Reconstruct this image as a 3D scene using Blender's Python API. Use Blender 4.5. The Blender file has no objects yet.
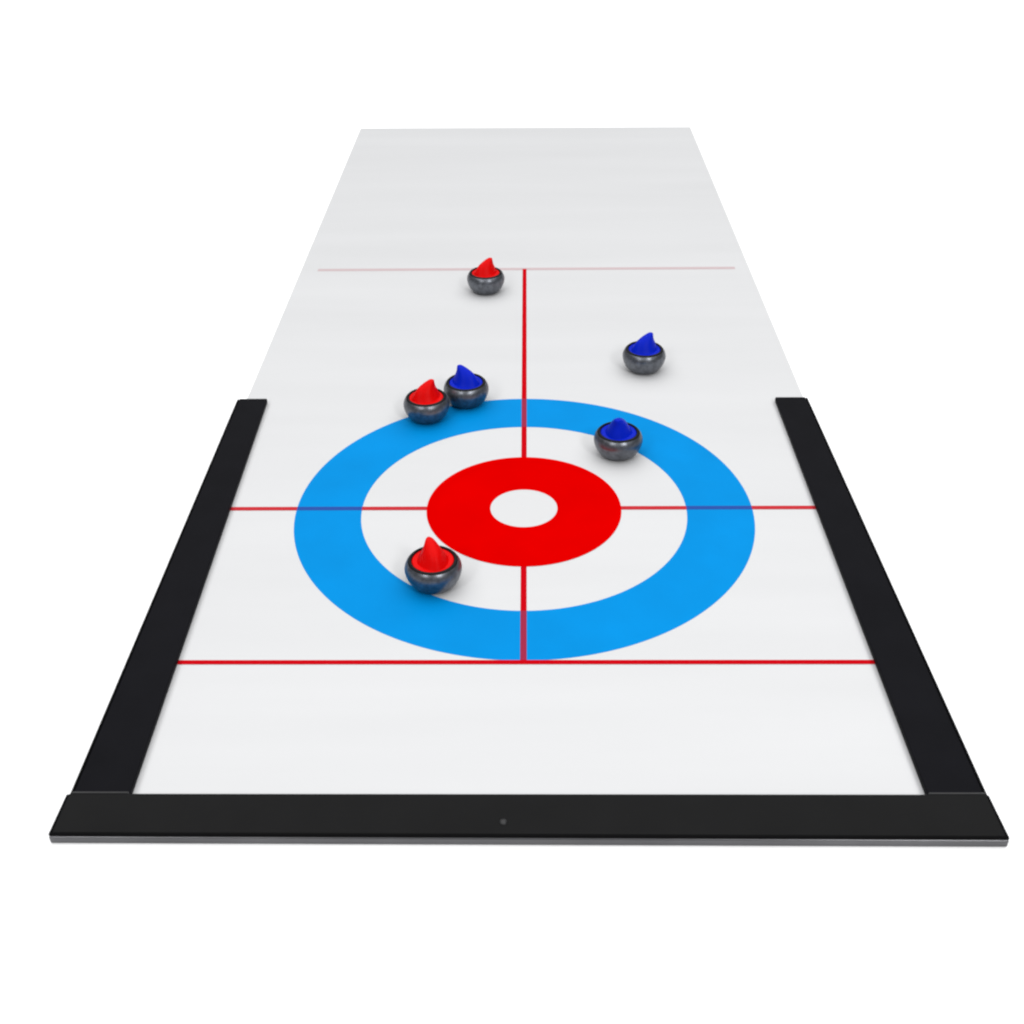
import bpy, bmesh, math
from mathutils import Vector, Matrix
S = bpy.context.scene
C = S.collection
PI = math.pi

# ------------------------------------------------------------------ helpers
def obj(name, bm, mats, parent=None, smooth=False, loc=None):
    me = bpy.data.meshes.new(name)
    bmesh.ops.recalc_face_normals(bm, faces=bm.faces[:])
    bm.to_mesh(me); bm.free()
    for m in (mats if isinstance(mats, (list, tuple)) else [mats]):
        me.materials.append(m)
    if smooth:
        for p in me.polygons: p.use_smooth = True
    o = bpy.data.objects.new(name, me); C.objects.link(o)
    if parent: o.parent = parent
    if loc: o.location = loc
    return o

def thing(name, label, cat, loc=(0, 0, 0), rz=0, group=None):
    o = bpy.data.objects.new(name, None); C.objects.link(o)
    o.empty_display_size = .01
    o.location = loc; o.rotation_euler = (0, 0, rz)
    o['label'] = label; o['category'] = cat
    if group: o['group'] = group
    return o

def bevel(o, w, seg=3):
    m = o.modifiers.new('bevel', 'BEVEL'); m.width = w; m.segments = seg
    m.limit_method = 'ANGLE'; m.angle_limit = math.radians(30)
    for p in o.data.polygons: p.use_smooth = True
    n = o.modifiers.new('normals', 'WEIGHTED_NORMAL'); n.keep_sharp = False

def hexa(bot, top):
    """solid from four bottom and four top corners (same winding)"""
    bm = bmesh.new()
    b = [bm.verts.new(p) for p in bot]; t = [bm.verts.new(p) for p in top]
    bm.faces.new(b[::-1]); bm.faces.new(t)
    for i in range(4):
        j = (i + 1) % 4
        bm.faces.new([b[i], b[j], t[j], t[i]])
    return bm

def strip(bm, x0, y0, x1, y1, z, mi=0):
    """a printed rectangle: flat sheet"""
    f = bm.faces.new([bm.verts.new(p) for p in ((x0, y0, z), (x1, y0, z), (x1, y1, z), (x0, y1, z))])
    f.material_index = mi

def annulus(r0, r1, z, n=256):
    bm = bmesh.new()
    a = [(math.cos(2*PI*i/n), math.sin(2*PI*i/n)) for i in range(n)]
    o = [bm.verts.new((c*r1, s*r1, z)) for c, s in a]
    if r0 <= 0:
        bm.faces.new(o); return bm
    q = [bm.verts.new((c*r0, s*r0, z)) for c, s in a]
    for i in range(n):
        j = (i + 1) % n
        bm.faces.new([q[i], o[i], o[j], q[j]])
    return bm

def lathe(prof, n=96):
    bm = bmesh.new(); rings = []
    for r, z in prof:
        if r < 1e-7: rings.append([bm.verts.new((0, 0, z))])
        else: rings.append([bm.verts.new((r*math.cos(2*PI*i/n), r*math.sin(2*PI*i/n), z)) for i in range(n)])
    for a, b in zip(rings, rings[1:]):
        for i in range(n):
            j = (i + 1) % n
            if len(a) == 1 and len(b) == 1: continue
            if len(a) == 1: bm.faces.new([a[0], b[i], b[j]])
            elif len(b) == 1: bm.faces.new([a[i], a[j], b[0]])
            else: bm.faces.new([a[i], a[j], b[j], b[i]])
    return bm

# ------------------------------------------------------------------ materials
def mat(name, col, rough=.5, metal=0., spec=.5, noise=None, bump=None, coat=0.):
    m = bpy.data.materials.new(name); m.use_nodes = True
    nt = m.node_tree; b = nt.nodes['Principled BSDF']
    b.inputs['Base Color'].default_value = (*col, 1)
    b.inputs['Roughness'].default_value = rough
    b.inputs['Metallic'].default_value = metal
    b.inputs['Specular IOR Level'].default_value = spec
    b.inputs['Coat Weight'].default_value = coat
    b.inputs['Coat Roughness'].default_value = .12
    tc = nt.nodes.new('ShaderNodeTexCoord')
    if noise:
        scale, amt, stretch = noise
        mp = nt.nodes.new('ShaderNodeMapping'); mp.inputs['Scale'].default_value = stretch
        n = nt.nodes.new('ShaderNodeTexNoise'); n.inputs['Scale'].default_value = scale
        n.inputs['Detail'].default_value = 5
        nt.links.new(tc.outputs['Object'], mp.inputs[0]); nt.links.new(mp.outputs[0], n.inputs['Vector'])
        r = nt.nodes.new('ShaderNodeMapRange')
        r.inputs['From Min'].default_value = .3; r.inputs['From Max'].default_value = .7
        r.inputs['To Min'].default_value = 1-amt; r.inputs['To Max'].default_value = 1+amt
        nt.links.new(n.outputs['Fac'], r.inputs['Value'])
        v = nt.nodes.new('ShaderNodeVectorMath'); v.operation = 'SCALE'
        v.inputs[0].default_value = col
        nt.links.new(r.outputs[0], v.inputs['Scale']); nt.links.new(v.outputs[0], b.inputs['Base Color'])
    if bump:
        scale, strength, dist, stretch = bump
        mp = nt.nodes.new('ShaderNodeMapping'); mp.inputs['Scale'].default_value = stretch
        n = nt.nodes.new('ShaderNodeTexNoise'); n.inputs['Scale'].default_value = scale
        n.inputs['Detail'].default_value = 3
        nt.links.new(tc.outputs['Object'], mp.inputs[0]); nt.links.new(mp.outputs[0], n.inputs['Vector'])
        k = nt.nodes.new('ShaderNodeBump'); k.inputs['Strength'].default_value = strength
        k.inputs['Distance'].default_value = dist
        nt.links.new(n.outputs['Fac'], k.inputs['Height']); nt.links.new(k.outputs[0], b.inputs['Normal'])
    return m

ONE = (1, 1, 1)
M_floor = mat('white_tabletop', (.93, .93, .93), .7, spec=.2)
M_mat = mat('mat_vinyl', (.535, .537, .542), .45, spec=.2, noise=(9, .024, (.35, 3.0, 1)),
            bump=(14, .25, .0006, (.25, 1.5, 1)))
M_blue = mat('blue_print', (.0, .205, .53), .6, spec=.03, noise=(30, .05, ONE))
M_red = mat('red_print', (.52, .0, .0), .7, spec=.0, noise=(30, .05, ONE))
M_white = mat('button_print', (.53, .532, .536), .45, spec=.25)
M_line = mat('line_red', (.43, .002, .006), .6, spec=.0)
M_tee = mat('line_red_pale', (.43, .014, .022), .5, spec=.1)
M_hog = mat('line_faded_pink', (.47, .37, .38), .5, spec=.2)
M_over = mat('red_over_blue', (.26, .010, .042), .5, spec=.1)
M_tee_over = mat('red_under_blue', (.012, .055, .27), .5, spec=.1)
M_black = mat('frame_black', (.0045, .0045, .006), .5, spec=.035, noise=(60, .12, ONE), bump=(900, .12, .0001, ONE))
M_edge = mat('frame_edge', (.0018, .0018, .002), .6, spec=.04)
M_bar = mat('bar_black', (.0052, .0052, .0054), .45, spec=.065, noise=(60, .10, ONE), bump=(900, .12, .0001, ONE))
M_highlight = mat('highlight_grey', (.040, .040, .041), .5, spec=.2)  # lighter grey: highlight of the bar's back edge put into the colour
M_lip = mat('lip_aluminium', (.11, .11, .115), .3, metal=.9, noise=(14, .25, (1, .1, .1)))
M_screw = mat('screw_steel', (.02, .02, .021), .45, metal=.4)
M_body = mat('stone_pewter', (.135, .143, .16), .36, metal=.9, noise=(420, .28, ONE), bump=(700, .15, .0002, ONE))
M_rim = mat('stone_rim', (.006, .006, .007), .5, spec=.12)
M_capr = mat('cap_red', (.60, .0, .0), .45, spec=.07)
M_capb = mat('cap_blue', (.0, .012, .42), .45, spec=.07)

# ------------------------------------------------------------------ the surface everything lies on
bm = bmesh.new(); strip(bm, -8, -8, 8, 8, -.0015)
fl = obj('floor', bm, M_floor)
fl['label'] = 'plain white surface the curling mat lies on'; fl['kind'] = 'structure'; fl['category'] = 'floor'

# ------------------------------------------------------------------ the mat
MX = 0.0
mt = thing('curling_mat', 'long white roll-out curling mat printed with blue and red target rings and red lines', 'game mat', (0, 0, 0))
W = .15
bm = hexa([(-W, -.1765, -.0013), (W, -.1765, -.0013), (W, .6177, -.0013), (-W, .6205, -.0013)],
          [(-W, -.1765, 0), (W, -.1765, 0), (W, .6177, 0), (-W, .6205, 0)])
sheet = obj('sheet', bm, M_mat, mt)
bevel(sheet, .0004, 2)
Z = .00006
obj('blue_ring', annulus(.0748, .1051, Z), M_blue, mt)
obj('red_ring', annulus(.0155, .0449, Z*3), M_red, mt)
obj('button', annulus(0, .01545, Z*3), M_white, mt)

def cuts(bm, vert, a, b, w, c, z, over):
    """line from a to b, the pieces over the blue ring carry material 1"""
    ed = sorted({a, b} | {e for e in (-.10505, -.0749, .0749, .10505) if a < e < b})
    for p, q in zip(ed, ed[1:]):
        m = (p + q)/2
        mi = 1 if (over and .0749 < abs(m) < .10505) else 0
        if vert: strip(bm, c-w/2, p, c+w/2, q, z, mi)
        else: strip(bm, p, c-w/2, q, c+w/2, z, mi)
    bmesh.ops.remove_doubles(bm, verts=bm.verts[:], dist=1e-6)

for a, b in ((-.1372, -.0447), (.0447, .1345)):
    bm = bmesh.new(); cuts(bm, False, a, b, .0029, 0, Z*2, True)
    obj('tee_line', bm, [M_tee, M_tee_over], mt)
for a, b, lw in ((-.1052, -.0447, .0025), (.0447, .2858, .0026)):
    bm = bmesh.new(); cuts(bm, True, a, b, lw, 0, Z*2.5, True)
    obj('centre_line', bm, [M_line, M_over], mt)
bm = bmesh.new(); strip(bm, -.1345, -.1073, .1355, -.1049, Z*3)
obj('back_line', bm, M_line, mt)
bm = bmesh.new(); strip(bm, -.1386, .2839, .1404, .2879, Z)
obj('hog_line', bm, M_hog, mt)

# ------------------------------------------------------------------ the bumper frame
fr = thing('bumper_frame', 'low black three-sided bumper frame round the near end of the white mat', 'frame', (0, -.185, 0))
fr_inv = Matrix.Translation((0, .185, 0))
def fobj(name, bm, m, parent=fr):
    if parent is fr: bm.transform(fr_inv)
    return obj(name, bm, m, parent)
zb, zt = .00025, .0028
# rails (slightly splayed, as they lie in the picture): black edge profile outside, satin plate inside
def rail_plate(xo0, xi0, xo1, xi1, y1):
    y0 = -.1752; d = .0010 if xi0 > xo0 else -.0010
    return hexa([(xo0+d, y0, zb), (xi0, y0, zb), (xi1, y1, zb), (xo1+d, y1, zb)],
                [(xo0+d, y0, zt), (xi0, y0, zt), (xi1, y1, zt), (xo1+d, y1, zt)])
def rail_edge(xo0, xo1, y1):
    y0 = -.1752; d = .0009 if xo0 < 0 else -.0009
    return hexa([(xo0, y0, -.00145), (xo0+d, y0, -.00145), (xo1+d, y1, -.00145), (xo1, y1, -.00145)],
                [(xo0, y0, zt-.0001), (xo0+d, y0, zt-.0001), (xo1+d, y1, zt-.0001), (xo1, y1, zt-.0001)])
for a in ((-.1522, -.1320, -.1536, -.1377, .1016), (.1543, .1346, .1506, .1336, .1012)):
    o = fobj('side_rail', rail_plate(*a), M_black); bevel(o, .0005, 3)
    b = rail_edge(a[0], a[2], a[4]-.0006); b.transform(fr_inv)
    e = obj('edge_strip', b, M_edge, o); bevel(e, .0002, 2)
# end bar: profile sloping to the front, mitred ends
def bar(xl0, xr0, xl1, xr1, y0, y1, z0, z1, zb0):
    return hexa([(xl1, y1+.0009, zb0), (xr1, y1, zb0), (xr0, y0, zb0), (xl0, y0, zb0)],
                [(xl1, y1+.0009, z1), (xr1, y1, z1), (xr0, y0, z0), (xl0, y0, z0)])
eb = fobj('end_bar', bar(-.1520, .1534, -.1527, .1545, -.1755, -.1921, .0038, .0029, .0021), M_bar)
bevel(eb, .0005, 3)
b = bar(-.1529, .1543, -.1537, .1555, -.1757, -.1928, .0036, .0027, .0018); b.transform(fr_inv)
e = obj('edge_strip', b, M_edge, eb); bevel(e, .0003, 2)
for x0, x1 in ((-.1512, -.1322), (.1348, .1534)):  # added grey strips, a painted highlight where the bar meets the rails
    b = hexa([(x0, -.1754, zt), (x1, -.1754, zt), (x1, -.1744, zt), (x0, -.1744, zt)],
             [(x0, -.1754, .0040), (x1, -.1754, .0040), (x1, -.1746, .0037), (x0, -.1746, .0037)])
    b.transform(fr_inv); e = obj('highlight_strip', b, M_highlight, eb); bevel(e, .0002, 2)
lip = fobj('front_lip', bar(-.1529, .1543, -.1538, .1556, -.1765, -.1931, .0017, .0017, -.00145), M_lip)
bevel(lip, .0006, 3)
bm = lathe([(0, .0007), (.0007, .0006), (.0012, .0003), (.0014, 0), (.0014, -.0006)], 24)
sc = obj('screw', bm, M_screw, fr, True); sc.location = (-.0064, -.1868+.185, .00312)

# ------------------------------------------------------------------ the stones
mm = .001
def body_bm():
    p = [(0, .25), (6.8, .25), (7.9, .5), (9.2, 1.4), (10.25, 2.8), (11.1, 4.5), (11.7, 6.3), (12.0, 7.8), (12.0, 8.7),
         (11.8, 9.7), (11.4, 10.8), (10.9, 11.65), (10.45, 12.2)]
    return lathe([(r*mm, z*mm) for r, z in p])
def rim_bm():
    p = [(10.45, 12.2), (9.95, 12.7), (9.45, 12.95), (9.1, 12.8), (8.9, 12.4), (8.82, 11.8), (8.8, 11.0)]
    return lathe([(r*mm, z*mm) for r, z in p])
def cap_bm():
    p = [(8.85, 11.1), (8.82, 12.0), (8.6, 12.3), (8.2, 12.4), (7, 12.3), (5, 12.35), (3, 12.45), (0, 12.5)]
    return lathe([(r*mm, z*mm) for r, z in p], 72)
def handle_bm():
    # height, centre, half length, half width
    L = [(-.3, -.2, 8.2, 7.2), (.2, -.2, 7.9, 6.7), (1.0, -.1, 7.5, 6.1), (2.2, 0, 6.9, 5.4), (3.6, .1, 6.2, 4.7), (5.0, .35, 5.3, 4.0),
         (6.1, .9, 4.4, 3.35), (7.1, 1.65, 3.5, 2.75), (7.9, 2.4, 2.7, 2.2), (8.6, 3.1, 1.9, 1.6), (9.0, 3.5, 1.1, 1.0), (9.15, 3.6, 0, 0)]
    n = 40; bm = bmesh.new(); rings = []
    for h, c, a, b in L:
        z = 12.2+h
        if a == 0: rings.append([bm.verts.new((c*mm, 0, z*mm))]); continue
        ring = []
        for i in range(n):
            t = 2*PI*i/n
            k = abs(math.cos(t))**1.0
            ring.append(bm.verts.new(((c+a*math.cos(t))*mm, b*math.sin(t)*(1-.18*k)*mm, z*mm)))
        rings.append(ring)
    for a, b in zip(rings, rings[1:]):
        for i in range(n):
            j = (i+1) % n
            if len(b) == 1: bm.faces.new([a[i], a[j], b[0]])
            else: bm.faces.new([a[i], a[j], b[j], b[i]])
    return bm

def make_stone(label, capm, group):
    t = thing('curling_stone', label, 'curling stone', group=group)
    obj('body', body_bm(), M_body, t, True)
    obj('rim', rim_bm(), M_rim, t, True)
    c = obj('cap', cap_bm(), capm, t, True)
    obj('handle', handle_bm(), capm, c, True)
    return t
def dup(root, label):
    r = root.copy(); C.objects.link(r); r['label'] = label
    for ch in list(root.children):
        c = ch.copy(); C.objects.link(c); c.parent = r
        for g in ch.children:
            d = g.copy(); C.objects.link(d); d.parent = c
    return r
D = math.radians
GR, GB = 'red-capped curling stones', 'blue-capped curling stones'
reds = [((-.0377, -.0566), 112, 'nearest red-capped grey stone, between the red ring and the blue ring'),
        ((-.0507, .0849), 33, 'red-capped grey stone touching a blue-capped stone at the upper left edge of the blue ring'),
        ((-.0247, .2500), 35, 'farthest red-capped grey stone, on the faint far line left of the centre line')]
blues = [((-.0308, .1012), 150, 'blue-capped grey stone touching a red-capped stone at the top of the blue ring'),
         ((.0669, .1396), 30, 'blue-capped grey stone alone on plain white beyond the blue ring, far right'),
         ((.0464, .0483), 250, 'blue-capped grey stone on the inner edge of the blue ring')]
for lst, m, g in ((reds, M_capr, GR), (blues, M_capb, GB)):
    proto = None
    for (x, y), rz, lab in lst:
        s = proto = make_stone(lab, m, g) if proto is None else proto
        if lab != lst[0][2]: s = dup(proto, lab)
        s.location = (x, y, .0001); s.rotation_euler = (0, 0, D(rz))

# ------------------------------------------------------------------ light
w = bpy.data.worlds.new('World'); S.world = w; w.use_nodes = True
w.node_tree.nodes['Background'].inputs[0].default_value = (.93, .96, 1, 1)
w.node_tree.nodes['Background'].inputs[1].default_value = .16
def area(name, loc, target, sx, sy, power, col=ONE):
    l = bpy.data.lights.new(name, 'AREA'); l.shape = 'RECTANGLE'; l.size = sx; l.size_y = sy
    l.energy = power; l.color = col
    o = bpy.data.objects.new(name, l); C.objects.link(o); o.location = loc
    o.rotation_euler = (Vector(target)-Vector(loc)).to_track_quat('-Z', 'Y').to_euler()
    return o
area('overhead_softbox', (0, 1.25, 2.4), (0, 1.25, 0), 5.4, 5.2, 179)
area('front_softbox', (.72, -1.25, 1.15), (0, 0, 0), .30, .30, 11)
area('side_softbox', (-.78, -1.25, 1.15), (0, 0, 0), .30, .30, 7)

# ------------------------------------------------------------------ camera
f, p, y, r, cx, cy, H = 1141.80531, .597281027, -.0168029160, .0117499386, .00184177777, -.437204824, .295329843
fwd = Vector((math.sin(y)*math.cos(p), math.cos(y)*math.cos(p), -math.sin(p)))
right = Vector((math.cos(y), -math.sin(y), 0)); down = fwd.cross(right)
c, s = math.cos(r), math.sin(r)
R_ = c*right+s*down; D_ = -s*right+c*down
cam = bpy.data.cameras.new('camera'); co = bpy.data.objects.new('camera', cam); C.objects.link(co)
m3 = Matrix((R_, -D_, -fwd)).transposed()
co.matrix_world = Matrix.Translation((cx, cy, H)) @ m3.to_4x4()
cam.sensor_width = 36; cam.lens = f/1024*36; cam.clip_start = .01; cam.clip_end = 60
S.camera = co
S.render.resolution_x = S.render.resolution_y = 1024
S.view_settings.view_transform = 'Standard'; S.view_settings.look = 'None'
S.render.filter_size = 2.2; S.cycles.filter_width = 2.2
S.view_settings.exposure = 0; S.view_settings.gamma = 1
